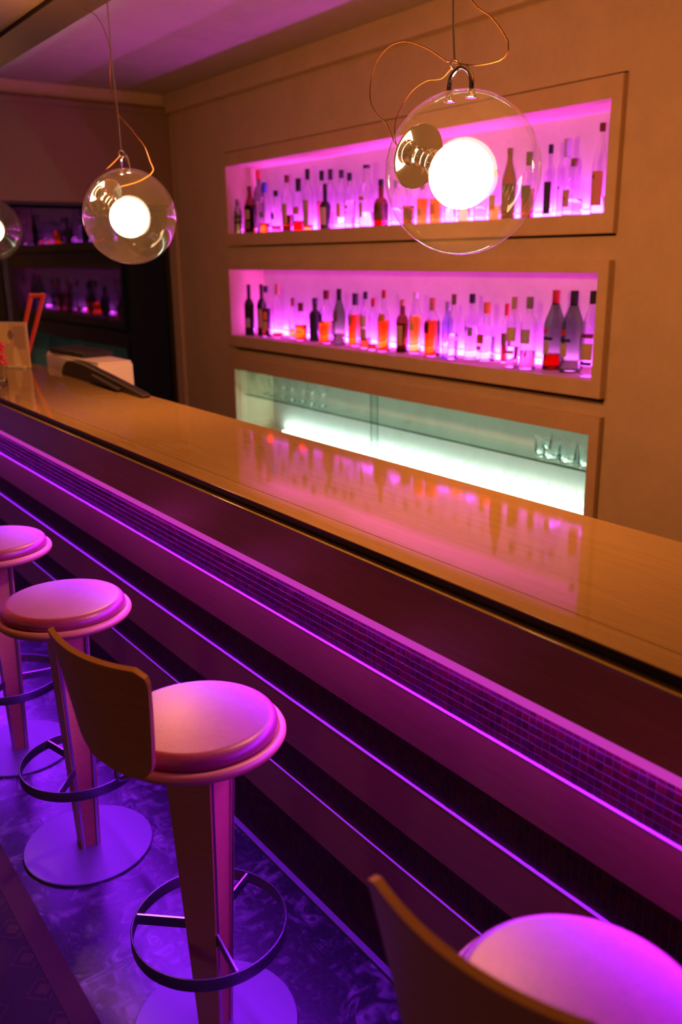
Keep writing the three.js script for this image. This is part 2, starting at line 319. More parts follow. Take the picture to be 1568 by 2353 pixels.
{
  const P1 = [-1.5684, 1.9009, -1.497], P2 = [-3.388, 1.8795, -1.461], P3 = [-5.639, 1.8985, -1.547];
  pendant(P1, 'largest clear glass globe pendant in front of the niches', [
    [[0.02, top(P1), 0.05], [-0.02, 0.42, 0.01], [0.013, 0.297, 0], [0.065, 0.258, 0], [0.098, 0.224, 0], [0.11, 0.204, 0], [0.1, 0.188, 0], [0.063, 0.184, 0], [0.012, 0.189, 0], [-0.045, 0.205, 0.003], [-0.072, 0.211, -0.02], [-0.133, 0.245, -0.02], [-0.207, 0.27, -0.02], [-0.264, 0.264, -0.02], [-0.304, 0.233, -0.02], [-0.314, 0.175, -0.02], [-0.289, 0.141, -0.02], [-0.259, 0.122, -0.02], [-0.23, 0.08, -0.02], [-0.2, 0.07, -0.01], [-0.155, 0.054, 0.006]],
    [[-0.03, 0.192, 0], [-0.061, 0.196, -0.02], [-0.098, 0.186, -0.03], [-0.143, 0.188, -0.03], [-0.197, 0.17, -0.03], [-0.228, 0.12, -0.02], [-0.21, 0.07, -0.01], [-0.155, 0.054, 0.006]]],
    [[-0.03, 0.205, 0], [-0.037, 0.3, 0], [-0.03, 0.45, 0], [-0.02, top(P1), 0.02]], [-0.945, 0.325, 0.04]);
  pendant(P2, 'clear glass globe pendant hanging left of the niches', [
    [[-0.2, top(P2), 0.02], [-0.12, 0.61, 0.01], [-0.072, 0.55, 0.003], [-0.056, 0.5, 0], [-0.062, 0.455, 0.003], [-0.074, 0.42, 0], [-0.068, 0.375, 0], [-0.049, 0.329, 0], [0.0, 0.295, 0], [0.06, 0.262, 0], [0.1, 0.235, 0], [0.125, 0.208, -0.01], [0.076, 0.167, -0.05], [-0.02, 0.144, -0.1], [-0.1, 0.12, -0.085], [-0.15, 0.1, -0.02], [-0.138, 0.084, 0.042]],
    [[-0.03, 0.195, 0], [-0.06, 0.172, 0.015], [-0.133, 0.152, 0.02], [-0.2, 0.128, 0.03], [-0.235, 0.09, 0.04], [-0.215, 0.07, 0.045], [-0.138, 0.084, 0.042]]],
    [[-0.03, 0.205, 0], [-0.035, 0.323, 0], [-0.049, 0.458, 0], [-0.052, top(P2), 0]], [-0.83, 0.5, 0.26]);
  pendant(P3, 'glass globe pendant cut off by the left edge', [
    [[-0.1, top(P3), 0.02], [-0.06, 0.5, 0.01], [-0.02, 0.38, 0], [0.05, 0.3, -0.02], [0.09, 0.22, -0.03], [0.02, 0.19, -0.04], [-0.12, 0.17, -0.03], [-0.2, 0.09, -0.02], [-0.155, 0.053, 0.006]]],
    [[-0.03, 0.205, 0], [-0.035, 0.35, 0], [-0.04, top(P3), 0]], [-0.94, 0.32, 0.04], 0.18);
}

// lamps of the room behind the camera, whose dim warm light reaches the bar front and the stool backs
for (const [x, z, label] of [[-2.6, 3.3, 'paper ball lamp in the room behind the camera, left'], [0.9, 3.3, 'paper ball lamp in the room behind the camera, right']]) {
  const p = thing('ball_lamp', label, 'pendant lamp', [x, 1.95, z], 0, 'ball lamps in the room');
  const b = mesh('shade', new THREE.SphereGeometry(0.2, 32, 24), std({ color: lin(0.8, 0.75, 0.65), roughness: 0.9, emissive: lin(1, 0.5, 0.16), emissiveIntensity: 1.5 }), p); b.castShadow = false;
  mesh('cable', tube([[0, 0.2, 0], [0, 0.45, 0], [0, SOFFIT + 0.016 - 1.95, 0]], 0.003, 8, 6), M.darkFrame, p);
  const L = new THREE.PointLight(lin(1, 0.42, 0.1), 1.15, 0, 2); L.castShadow = true; L.shadow.radius = 9; p.add(L);
}

// ---------------------------------------------------------------- stools
function makeStool(name) {
  const s = thing(name, '', 'bar stool', [0, 0, 0], 0, 'bar stools along the bar');
  mesh('base_disc', lathe([[0, 0], [0.189, 0], [0.191, 0.0015], [0.191, 0.006], [0.1885, 0.0085], [0.05, 0.0105], [0, 0.0105]], 72), M.satin, s);
  // the leg: a wooden core between two steel blades faced with veneer, all tapering downwards
  const y0 = 0.0105, y1 = 0.752, legTurn = THREE.MathUtils.degToRad(16);
  const leg = new THREE.Group(); leg.name = 'leg'; leg.rotation.y = legTurn; s.add(leg);
  const wedge = (wt, wb, t0, t1, b0, b1) => {       // widths at top and bottom along x, from t0 to t1 (top) and b0 to b1 (bottom) along z
    const g = new THREE.BoxGeometry(1, 1, 1, 1, 8, 1), p = g.attributes.position;
    for (let i = 0; i < p.count; i++) {
      const k = p.getY(i) + 0.5, e = k, w = wb + (wt - wb) * e, a = b0 + (t0 - b0) * e, c = b1 + (t1 - b1) * e;
      p.setXYZ(i, p.getX(i) * w, y0 + (y1 - y0) * k, a + (c - a) * (p.getZ(i) + 0.5));
    }
    return metreUV(g);
  };
  mesh('core', wedge(0.108, 0.05, -0.038, 0.038, -0.017, 0.017), M.beech, leg);
  for (const d of [-1, 1]) {
    mesh('blade', wedge(0.122, 0.06, d * 0.038, d * 0.045, d * 0.017, d * 0.024), M.steel, leg);
    mesh('veneer', wedge(0.118, 0.057, d * 0.045, d * 0.049, d * 0.024, d * 0.028), M.beech, leg);
  }
  const ring = mesh('foot_ring', lathe([[0.169, 0.268], [0.174, 0.268], [0.174, 0.297], [0.169, 0.297], [0.169, 0.268]], 80), M.ringSteel, s);
  for (const a of [145, 20, -108]) {
    const g = new THREE.BoxGeometry(0.138, 0.026, 0.005); g.translate(0.101, 0.283, 0); g.rotateY(-THREE.MathUtils.degToRad(a)); mesh('spoke', g, M.ringSteel, ring);
  }
  mesh('seat_rim', lathe([[0, 0.752], [0.15, 0.752], [0.17, 0.754], [0.18, 0.759], [0.185, 0.767], [0.185, 0.772], [0.182, 0.778], [0.176, 0.781], [0.17, 0.78], [0.167, 0.776], [0, 0.776]], 72), M.beech, s);
  const cush = [[0.162, 0.7762], [0.1675, 0.782]]; for (let i = 0; i <= 14; i++) { const t = i / 14, a = t * Math.PI / 2; cush.push([0.1685 - 0.022 * (1 - Math.cos(a)), 0.789 + 0.022 * Math.sin(a)]); }
  for (let i = 1; i <= 8; i++) { const t = i / 8; cush.push([0.1465 * (1 - t), 0.811 + 0.004 * Math.sin(t * Math.PI / 2)]); }
  const cg = lathe(cush, 72), cp = cg.attributes.position, cu = cg.attributes.uv; for (let i = 0; i < cp.count; i++) cu.setXY(i, cp.getX(i) * 2, cp.getZ(i) * 2);
  mesh('seat_cushion', cg, M.leather, s);
  // backrest: a bent plywood shell on the +z side
  const NU = 36, NV = 20, T = 0.011, P = [], I = [], row = NU + 1;
  const at = (u, v, off) => {
    const yy = 0.79 + 0.252 * v, e = Math.abs(u);
    let W = 0.112 + 0.048 * v;
    if (v > 0.88) { const q = (v - 0.88) / 0.12; W -= 0.026 * (1 - Math.sqrt(Math.max(0, 1 - q * q))); }
    if (v < 0.2) { const q = 1 - v / 0.2; W -= 0.05 * (1 - Math.sqrt(Math.max(0, 1 - q * q))); }
    const x = u * W, z = 0.204 + 0.03 * v + 0.014 * v * v - 1.25 * x * x;
    const n = new THREE.Vector3(2.5 * x, -0.35 * v, 1).normalize();
    return [x + n.x * off, yy + n.y * off + 0.004 * e * e * v, z + n.z * off];
  };
  for (const off of [0, T]) for (let j = 0; j <= NV; j++) for (let i = 0; i <= NU; i++) P.push(...at(-1 + 2 * i / NU, j / NV, off));
  const S = row * (NV + 1);
  for (let j = 0; j < NV; j++) for (let i = 0; i < NU; i++) { const a = j * row + i, b = a + 1, c = a + row, d = c + 1; I.push(a, c, b, b, c, d, S + a, S + b, S + c, S + b, S + d, S + c); }
  const rim = []; for (let i = 0; i <= NU; i++) rim.push(i); for (let j = 1; j <= NV; j++) rim.push(j * row + NU); for (let i = NU - 1; i >= 0; i--) rim.push(NV * row + i); for (let j = NV - 1; j >= 1; j--) rim.push(j * row);
  for (let k = 0; k < rim.length; k++) { const a = rim[k], b = rim[(k + 1) % rim.length]; I.push(a, b, S + a, b, S + b, S + a); }
  let bg = new THREE.BufferGeometry(); bg.setAttribute('position', new THREE.Float32BufferAttribute(P, 3)); bg.setIndex(I); bg = metreUV(bg);
  mesh('backrest', bg, M.beech, s);
  mesh('back_support', tube([[0, 0.7475, 0.1], [0, 0.7475, 0.17], [0, 0.757, 0.199], [0, 0.8, 0.199], [0, 0.87, 0.208]], 0.0045, 30, 8), M.steel, s);
  return s;
}
{
  const first = makeStool('bar_stool');
  const rows = [
    [-1.497, -0.712, 12, 'bar stool whose whole bentwood back and round red leather seat show'],
    [-0.545, -0.765, 7, 'nearest bar stool, cut off by the bottom right corner'],
    [-2.315, -0.715, -21, 'bar stool with its whole disc base in view, behind the bentwood back'],
    [-3.0, -0.715, -30, 'farthest bar stool, cut off by the left edge'],
  ];
  rows.forEach(([x, z, deg, label], i) => {
    const s = i ? first.clone() : first;
    if (i) { s.name = numbered('bar_stool'); scene.add(s); s.userData = { ...first.userData }; }
    s.position.set(x, 0, z); s.rotation.y = THREE.MathUtils.degToRad(deg); s.userData.label = label;
  });
}

// ---------------------------------------------------------------- rug
{
  const rugTex = texture(512, [0.5, 0.5], (u, v) => {
    const a = (u * 4) % 1, b = (v * 4) % 1, d = Math.abs(a - 0.5) + Math.abs(b - 0.5), w = N256(u, v);
    const motif = d < 0.17 ? 1 : d < 0.3 ? 0 : d < 0.36 ? 0.7 : 0;
    return mix3(mix3([0.028, 0.008, 0.01], [0.16, 0.06, 0.02], motif * 0.3), [0.004, 0.003, 0.003], 0.3 + 0.5 * w);
  });
  const r = thing('rug', 'dark patterned rug with a plain reddish border beside the stools', 'rug', [-1.4, 0.001, 1.145]);
  mesh('field', boxGeo(-3.4, 3.2, 0, 0.007, -1.58, 1.5), std({ map: rugTex, roughness: 1 }), r);
  mesh('border', boxGeo(-3.4, 3.2, 0, 0.0075, -1.64, -1.58, 0.002), std({ map: texture(256, [0.2, 0.2], (u, v) => mix3([0.05, 0.014, 0.012], [0.025, 0.008, 0.007], N256(u, v))), roughness: 1 }), r);
}

// ---------------------------------------------------------------- bottles
const matCache = {};
const cached = (key, make) => (matCache[key] ||= make());
const GLASS = { clear: [0.95, 0.95, 0.96], green: [0.24, 0.34, 0.27], smoke: [0.2, 0.42, 0.16], brown: [0.3, 0.1, 0.03], black: [0.025, 0.02, 0.025], blue: [0.55, 0.6, 0.95] };
const LIQ = { amber: [0.98, 0.55, 0.1], gold: [1, 0.8, 0.2], red: [0.75, 0.08, 0.04], water: [0.97, 0.96, 0.97], cola: [0.22, 0.06, 0.03], rose: [0.95, 0.5, 0.5] };
const INK = { beige: [0.62, 0.5, 0.36], white: [0.72, 0.68, 0.66], black: [0.012, 0.011, 0.012], red: [0.5, 0.02, 0.02], darkred: [0.16, 0.012, 0.012], orange: [0.72, 0.2, 0.03], gold: [0.6, 0.4, 0.14], blue: [0.03, 0.05, 0.3], grey: [0.25, 0.24, 0.28], brown: [0.2, 0.1, 0.06], salmon: [0.6, 0.24, 0.18], tan: [0.5, 0.36, 0.22], lilac: [0.45, 0.36, 0.6], yellow: [0.75, 0.5, 0.1], silver: [0.5, 0.5, 0.5], navy: [0.012, 0.014, 0.04] };
const solid = (rgb, dist, ior, rough = 0) => phys({ color: lin(1, 1, 1), transmission: 1, thickness: 0.002, ior, roughness: rough, attenuationColor: lin(...rgb), attenuationDistance: dist });
const gm = (k) => cached('g' + k, () => k === 'black' ? phys({ color: lin(...GLASS.black), roughness: 0.08 }) : solid(GLASS[k], k === 'clear' ? 0.02 : 0.004, 1.48));
const lm = (k) => cached('l' + k, () => solid(LIQ[k], 0.03, 1.34));
const im = (k) => cached('i' + k, () => std({ color: lin(...INK[k]), roughness: 0.6 }));
const SHAPE = {          // body height, shoulder top (shares of the height), neck radius (share of the body radius), how full the shoulder is
  tall: [0.62, 0.76, 0.4, 0.55], whisky: [0.58, 0.72, 0.42, 0.8], wine: [0.58, 0.72, 0.38, 0.7], slope: [0.52, 0.84, 0.36, 0.15], squat: [0.48, 0.62, 0.38, 0.85], vermouth: [0.55, 0.85, 0.33, 0.2], decanter: [0.42, 0.68, 0.3, 0.9], shaker: [0.55, 0.8, 0.55, 0.5],
};
function profile(H, R, kind, inset = 0, upTo = 1) {
  const [bt, st, nk, full] = SHAPE[kind], rn = Math.max(0.0105, R * nk), pts = [[R * 0.9 - inset, inset], [R * 0.985 - inset, inset + 0.002], [R - inset, inset + 0.006]];
  const rad = (y) => {
    const t = y / H;
    if (t <= bt) return R;
    if (t >= st) return rn;
    const q = (t - bt) / (st - bt), a = 0.5 + 0.5 * Math.cos(Math.PI * q), b = Math.sqrt(Math.max(0, 1 - q * q));
    return rn + (R - rn) * (a * (1 - full) + b * full);
  };
  const ys = [bt * H * 0.5, bt * H]; for (let i = 1; i <= 12; i++) ys.push((bt + (st - bt) * i / 12) * H); ys.push(H * (st + 1) / 2, H * 0.995);
  for (const y of ys) { if (y > upTo * H) break; pts.push([rad(y) - inset, y]); }
  if (upTo < 1) pts.push([rad(upTo * H) - inset, upTo * H]);
  return { pts, rad };
}
function squared(g, H, bt) {       // turns the round body of a lathed bottle into a square one with rounded corners
  const p = g.attributes.position;
  for (let i = 0; i < p.count; i++) {
    const x = p.getX(i), z = p.getZ(i), r = Math.hypot(x, z); if (r < 1e-6) continue;
    const k = Math.min(1, Math.max(0, (bt * 1.12 * H - p.getY(i)) / (0.12 * H))), c = Math.abs(x / r), s = Math.abs(z / r), n = 6;
    const f = 1 + k * (0.9 / Math.pow(Math.pow(c, n) + Math.pow(s, n), 1 / n) - 1);
    p.setX(i, x * f); p.setZ(i, z * f);
  }
  g.computeVertexNormals(); return g;
}
function bottle(where, d) {
  const [x, z, H, R, kind, glass, liquid, fill, capInk, capH, labels, text, opt = {}] = d, y = where === 1 ? N1Y[0] : N2Y[0];
  const b = thing(opt.name || 'bottle', text, opt.category || 'bottle', [x, y + 0.0005, z], 0, where === 1 ? 'bottles in the upper niche' : 'bottles in the lower niche');
  const { pts, rad } = profile(H, R, kind), bt = SHAPE[kind][0];
  const shape = (g) => opt.square ? squared(g, H, bt) : g;
  const hollow = glass !== 'black' && !opt.metal;
  const inner = hollow ? profile(H, R, kind, 0.0022).pts.map(([r, yy], i) => [r, i < 3 ? yy + 0.003 : yy]).reverse() : [];
  mesh('glass', shape(lathe(hollow ? [[0, 0], ...pts, ...inner, [0, inner[inner.length - 1][1]]] : [[0, 0], ...pts, [0, pts[pts.length - 1][1]]], 36)), opt.metal ? M.chrome : gm(glass), b);
  if (liquid && fill > 0) { const q = profile(H, R, kind, 0.0026, fill).pts.map(([r, yy], i) => [r, i < 3 ? yy + 0.0032 : yy]); mesh('liquid', shape(lathe([[0, q[0][1]], ...q, [0, fill * H]], 36)), lm(liquid), b); }
  if (capInk) { const r = rad(H) + 0.0016, h = capH * H; mesh('cap', lathe([[0, H - h], [r, H - h], [r, H - 0.001], [r - 0.001, H + 0.0005], [0, H + 0.0005]], 24), im(capInk), b); }
  for (const [a0, a1, ink, span = 62, turn = 0] of labels) {
    const n = 6, lp = []; for (let i = 0; i <= n; i++) { const yy = (a0 + (a1 - a0) * i / n) * H; lp.push([rad(yy) + 0.0007, yy]); }
    const a = THREE.MathUtils.degToRad(span), g = new THREE.LatheGeometry(lp.map((v) => new THREE.Vector2(...v)), 18, -a + THREE.MathUtils.degToRad(turn), 2 * a);
    mesh('label', shape(g), im(ink), b);
  }
  return b;
}
const LOW = [
  [-6.392, -3.740, 0.409, 0.0408, 'wine', 'black', null, 0, null, 0, [[0.16, 0.34, 'lilac']], 'black wine bottle with a pale pink label, leftmost in the lower niche'],
  [-6.294, -3.801, 0.411, 0.0408, 'wine', 'black', null, 0, null, 0, [[0.16, 0.52, 'tan']], 'black wine bottle with a tall tan label, second in the lower niche'],
  [-6.181, -3.774, 0.398, 0.0386, 'whisky', 'clear', 'cola', 0.56, 'navy', 0.13, [[0.34, 0.5, 'orange'], [0.13, 0.3, 'gold']], 'dark whisky bottle with two orange labels beside the wine bottles'],
  [-6.025, -3.784, 0.415, 0.0431, 'tall', 'clear', 'amber', 0.09, 'salmon', 0.2, [], 'almost empty clear bottle with a salmon cap in the lower niche'],
  [-5.902, -3.847, 0.310, 0.0343, 'squat', 'clear', 'amber', 0.25, 'darkred', 0.2, [[0.08, 0.45, 'black', 30, -40]], 'small clear bottle with dark red cap and black label edge'],
  [-5.692, -3.782, 0.283, 0.0498, 'squat', 'clear', 'amber', 0.42, 'darkred', 0.22, [], 'short wide bottle with orange spirit left of the black bottle'],
  [-5.573, -3.832, 0.320, 0.0461, 'whisky', 'black', null, 0, 'black', 0.12, [], 'opaque black bottle with sharp shoulders in the lower niche'],
  [-5.379, -3.801, 0.382, 0.0496, 'whisky', 'clear', 'amber', 0.42, 'darkred', 0.17, [[0.4, 0.56, 'black', 34, -30]], 'orange spirit bottle with a slanting black label beside the grey-green bottle', { square: true }],
  [-5.229, -3.807, 0.394, 0.0457, 'slope', 'smoke', 'water', 0.2, 'black', 0.2, [[0.42, 0.62, 'brown', 45, -10]], 'tall grey-green bottle with black neck, ninth in the lower niche'],
  [-5.073, -3.835, 0.366, 0.0466, 'whisky', 'clear', 'amber', 0.6, 'black', 0.22, [[0.38, 0.58, 'tan', 35, -25]], 'amber bottle with long black and red cap right of the grey-green bottle', { square: true }],
  [-4.876, -3.774, 0.384, 0.0356, 'tall', 'clear', 'gold', 0.2, 'black', 0.13, [[0.38, 0.58, 'beige'], [0.18, 0.36, 'tan'], [0.15, 0.178, 'black']], 'bottle with beige labels and glowing yellow bottom under a black cap'],
  [-4.757, -3.747, 0.344, 0.0321, 'tall', 'clear', 'amber', 0.12, 'red', 0.16, [], 'slim clear bottle with red cap and a little amber left'],
  [-4.638, -3.743, 0.401, 0.0428, 'decanter', 'clear', 'amber', 0.52, 'red', 0.13, [[0.5, 0.62, 'orange']], 'bulbous orange bottle with a red cap in the middle of the lower niche'],
  [-4.522, -3.808, 0.341, 0.0404, 'whisky', 'brown', 'cola', 0.55, 'salmon', 0.12, [[0.14, 0.52, 'tan', 58, -8]], 'dark brown bottle with a large beige label beside the yellow bottle'],
  [-4.400, -3.818, 0.392, 0.0426, 'slope', 'clear', 'gold', 0.62, 'white', 0.1, [[0.38, 0.5, 'yellow', 40]], 'tall yellow liqueur bottle with whitish neck in the lower niche'],
  [-4.209, -3.792, 0.363, 0.0468, 'whisky', 'clear', 'amber', 0.62, 'salmon', 0.22, [[0.4, 0.58, 'darkred', 36, -22]], 'square orange bottle with a dark heart-shaped label in the lower niche', { square: true }],
  [-4.096, -3.816, 0.341, 0.0325, 'tall', 'blue', 'water', 0.3, 'lilac', 0.14, [[0.32, 0.5, 'blue', 28, -30]], 'slim clear bottle with pale lilac cap and blue label patch'],
  [-3.998, -3.774, 0.390, 0.0320, 'tall', 'clear', 'water', 0.4, 'brown', 0.16, [[0.38, 0.6, 'darkred', 20, -40]], 'slim clear bottle with brown cap and dark chevron mark'],
  [-3.937, -3.869, 0.390, 0.0427, 'tall', 'clear', 'water', 0.5, 'black', 0.14, [[0.36, 0.5, 'grey', 22, 30], [0.4, 0.62, 'darkred', 10, -38]], 'clear bottle with dark cap and red and grey marks'],
  [-3.808, -3.866, 0.345, 0.0499, 'squat', 'clear', 'water', 0.42, 'orange', 0.19, [[0.3, 0.46, 'orange', 40, -15], [0.18, 0.26, 'salmon', 25, -20]], 'clear square bottle with an orange cap and orange cross label', { square: true }],
  [-3.665, -3.887, 0.341, 0.0292, 'tall', 'clear', 'cola', 0.5, 'red', 0.2, [[0.3, 0.5, 'brown', 50]], 'small dark bottle with a bright red cap in the lower niche'],
  [-3.475, -3.743, 0.389, 0.0378, 'tall', 'clear', 'water', 0.3, 'tan', 0.17, [[0.38, 0.58, 'beige'], [0.2, 0.25, 'salmon', 50]], 'clear bottle with a tan cap and beige label in the lower niche'],
  [-3.366, -3.748, 0.392, 0.0445, 'tall', 'clear', 'water', 0.26, 'grey', 0.16, [[0.36, 0.56, 'lilac', 50]], 'clear bottle with a pale grey cap and lilac label left of the vermouths'],
  [-3.271, -3.849, 0.427, 0.0575, 'vermouth', 'smoke', 'red', 0.2, 'red', 0.18, [[0.46, 0.53, 'red', 22, -20], [0.38, 0.42, 'black', 50, -18], [0.2, 0.36, 'tan', 36, -22], [0.12, 0.46, 'grey', 22, 150]], 'large vermouth bottle with a red cap'],
  [-3.125, -3.824, 0.428, 0.0592, 'vermouth', 'smoke', 'water', 0.14, 'black', 0.18, [[0.46, 0.53, 'red', 22, -20], [0.38, 0.42, 'black', 50, -18], [0.2, 0.36, 'tan', 36, -22], [0.12, 0.46, 'grey', 22, 150]], 'large vermouth bottle with a black cap'],
  [-2.940, -3.743, 0.434, 0.0446, 'vermouth', 'clear', 'water', 0.12, 'black', 0.15, [[0.46, 0.51, 'darkred', 55], [0.2, 0.4, 'tan', 55], [0.14, 0.18, 'black', 55]], 'clear bottle with a black cap, rightmost in the lower niche'],
];
const HIGH = [
  [-6.453, -3.706, 0.265, 0.0354, 'shaker', 'clear', null, 0, null, 0, [[0.3, 0.34, 'black', 180], [0.46, 0.5, 'black', 180]], 'shiny metal cocktail shaker, leftmost in the upper niche', { metal: true, name: 'cocktail_shaker', category: 'shaker' }],
  [-6.344, -3.756, 0.354, 0.0483, 'slope', 'brown', 'cola', 0.6, 'darkred', 0.1, [[0.3, 0.5, 'tan', 50], [0.1, 0.26, 'brown', 50]], 'brown bottle with sloping shoulders beside the shaker'],
  [-6.392, -3.869, 0.483, 0.0435, 'tall', 'green', 'water', 0.3, 'red', 0.14, [[0.3, 0.5, 'tan', 50]], 'tall dark green bottle with a red cap in the upper niche'],
  [-6.206, -3.808, 0.375, 0.0443, 'whisky', 'clear', 'amber', 0.2, 'blue', 0.2, [[0.3, 0.42, 'grey', 50]], 'bottle with a bright blue cap in the upper niche'],
  [-5.998, -3.781, 0.301, 0.0432, 'squat', 'clear', 'rose', 0.16, 'navy', 0.14, [[0.3, 0.46, 'darkred', 40, -10]], 'short clear bottle with dark cap and slanting label in the upper niche'],
  [-5.889, -3.815, 0.405, 0.0460, 'tall', 'clear', 'cola', 0.3, 'darkred', 0.13, [[0.12, 0.5, 'gold', 48]], 'bottle with a gold label and dark red cap in the upper niche'],
  [-5.726, -3.808, 0.370, 0.0452, 'whisky', 'clear', 'red', 0.2, 'black', 0.24, [[0.32, 0.46, 'salmon', 55]], 'clear bottle with red drink below and a long black cap'],
  [-5.583, -3.794, 0.423, 0.0379, 'tall', 'clear', 'gold', 0.1, 'black', 0.17, [[0.1, 0.5, 'tan', 60]], 'tall clear bottle with a long tan label in the upper niche'],
  [-5.542, -3.890, 0.412, 0.0381, 'tall', 'clear', 'rose', 0.5, 'navy', 0.16, [], 'clear bottle with a blue-black cap standing at the back'],
  [-5.433, -3.890, 0.413, 0.0377, 'tall', 'clear', 'rose', 0.3, 'black', 0.17, [], 'clear bottle with a dark cap behind the black-shouldered bottle'],
  [-5.318, -3.760, 0.306, 0.0397, 'squat', 'black', null, 0, null, 0, [[0.1, 0.48, 'beige', 60]], 'black-shouldered bottle with a beige label in the upper niche'],
  [-5.270, -3.869, 0.394, 0.0398, 'tall', 'clear', 'water', 0.2, 'black', 0.13, [[0.2, 0.44, 'yellow', 30, 10], [0.2, 0.4, 'red', 14, -40]], 'clear bottle with a yellow and red label in the upper niche'],
  [-5.093, -3.808, 0.360, 0.0388, 'tall', 'clear', 'water', 0.5, 'black', 0.14, [[0.25, 0.31, 'red', 12], [0.36, 0.42, 'lilac', 30]], 'clear bottle with a black cap and a small red dot'],
  [-4.904, -3.808, 0.394, 0.0524, 'whisky', 'clear', 'water', 0.25, 'black', 0.05, [[0.16, 0.4, 'beige', 34, -15], [0.44, 0.5, 'salmon', 40, -10]], 'large clear bottle with a thin black stopper in the upper niche'],
  [-4.716, -3.781, 0.291, 0.0439, 'squat', 'brown', 'red', 0.5, 'black', 0.13, [[0.14, 0.5, 'brown', 80]], 'dark square bottle with red drink left of the globe', { square: true }],
  [-4.590, -3.808, 0.276, 0.0392, 'whisky', 'clear', 'water', 0.4, 'grey', 0.16, [], 'clear bottle with a grey cap just left behind the globe'],
  [-4.469, -3.808, 0.292, 0.0412, 'squat', 'clear', 'cola', 0.4, 'black', 0.16, [], 'dark spirit bottle seen through the globe'],
  [-4.336, -3.808, 0.246, 0.0381, 'tall', 'clear', 'amber', 0.62, 'brown', 0.16, [[0.2, 0.4, 'tan', 40]], 'amber bottle with brown cap seen through the globe'],
  [-4.212, -3.808, 0.262, 0.0408, 'whisky', 'clear', 'amber', 0.55, 'brown', 0.15, [[0.2, 0.45, 'orange', 40]], 'orange labelled bottle seen through the globe'],
  [-4.090, -3.808, 0.277, 0.0364, 'tall', 'clear', 'water', 0.3, 'grey', 0.14, [], 'slim clear bottle seen through the globe below the bulb'],
  [-3.966, -3.808, 0.268, 0.0358, 'tall', 'clear', 'gold', 0.3, 'tan', 0.14, [], 'slim bottle with golden drink behind the bulb'],
  [-3.834, -3.808, 0.271, 0.0375, 'squat', 'clear', 'water', 0.3, 'grey', 0.14, [], 'short clear bottle behind the bulb'],
  [-3.714, -3.808, 0.272, 0.0369, 'tall', 'clear', 'amber', 0.3, 'tan', 0.14, [[0.2, 0.5, 'gold', 40]], 'gold labelled bottle right behind the bulb'],
  [-3.570, -3.760, 0.367, 0.0394, 'slope', 'brown', 'cola', 0.5, 'darkred', 0.08, [[0.12, 0.4, 'brown', 50]], 'brown bottle with sloping neck seen through the right of the globe'],
  [-3.461, -3.794, 0.340, 0.0367, 'whisky', 'clear', 'cola', 0.45, 'black', 0.2, [[0.3, 0.5, 'black', 60]], 'dark bottle with a black cap at the right rim of the globe'],
  [-3.386, -3.876, 0.374, 0.0280, 'tall', 'clear', 'water', 0.2, 'navy', 0.12, [[0.06, 0.5, 'black', 60]], 'slim black-labelled bottle just right of the globe'],
  [-3.291, -3.896, 0.394, 0.0435, 'tall', 'clear', 'water', 0.4, 'lilac', 0.22, [], 'tall clear bottle with a lilac stopper in the upper niche'],
  [-3.154, -3.794, 0.280, 0.0524, 'decanter', 'clear', 'water', 0.3, 'brown', 0.13, [[0.16, 0.46, 'tan', 30, -10], [0.28, 0.34, 'red', 6, -10]], 'round decanter with a brown stopper and a medallion label'],
  [-2.965, -3.760, 0.423, 0.0364, 'slope', 'clear', 'water', 0.2, 'darkred', 0.09, [[0.1, 0.48, 'salmon', 62], [0.4, 0.44, 'darkred', 12, -18]], 'tall bottle with a salmon label, rightmost in the upper niche'],
];
LOW.forEach((d) => bottle(2, d));
HIGH.forEach((d) => bottle(1, d));

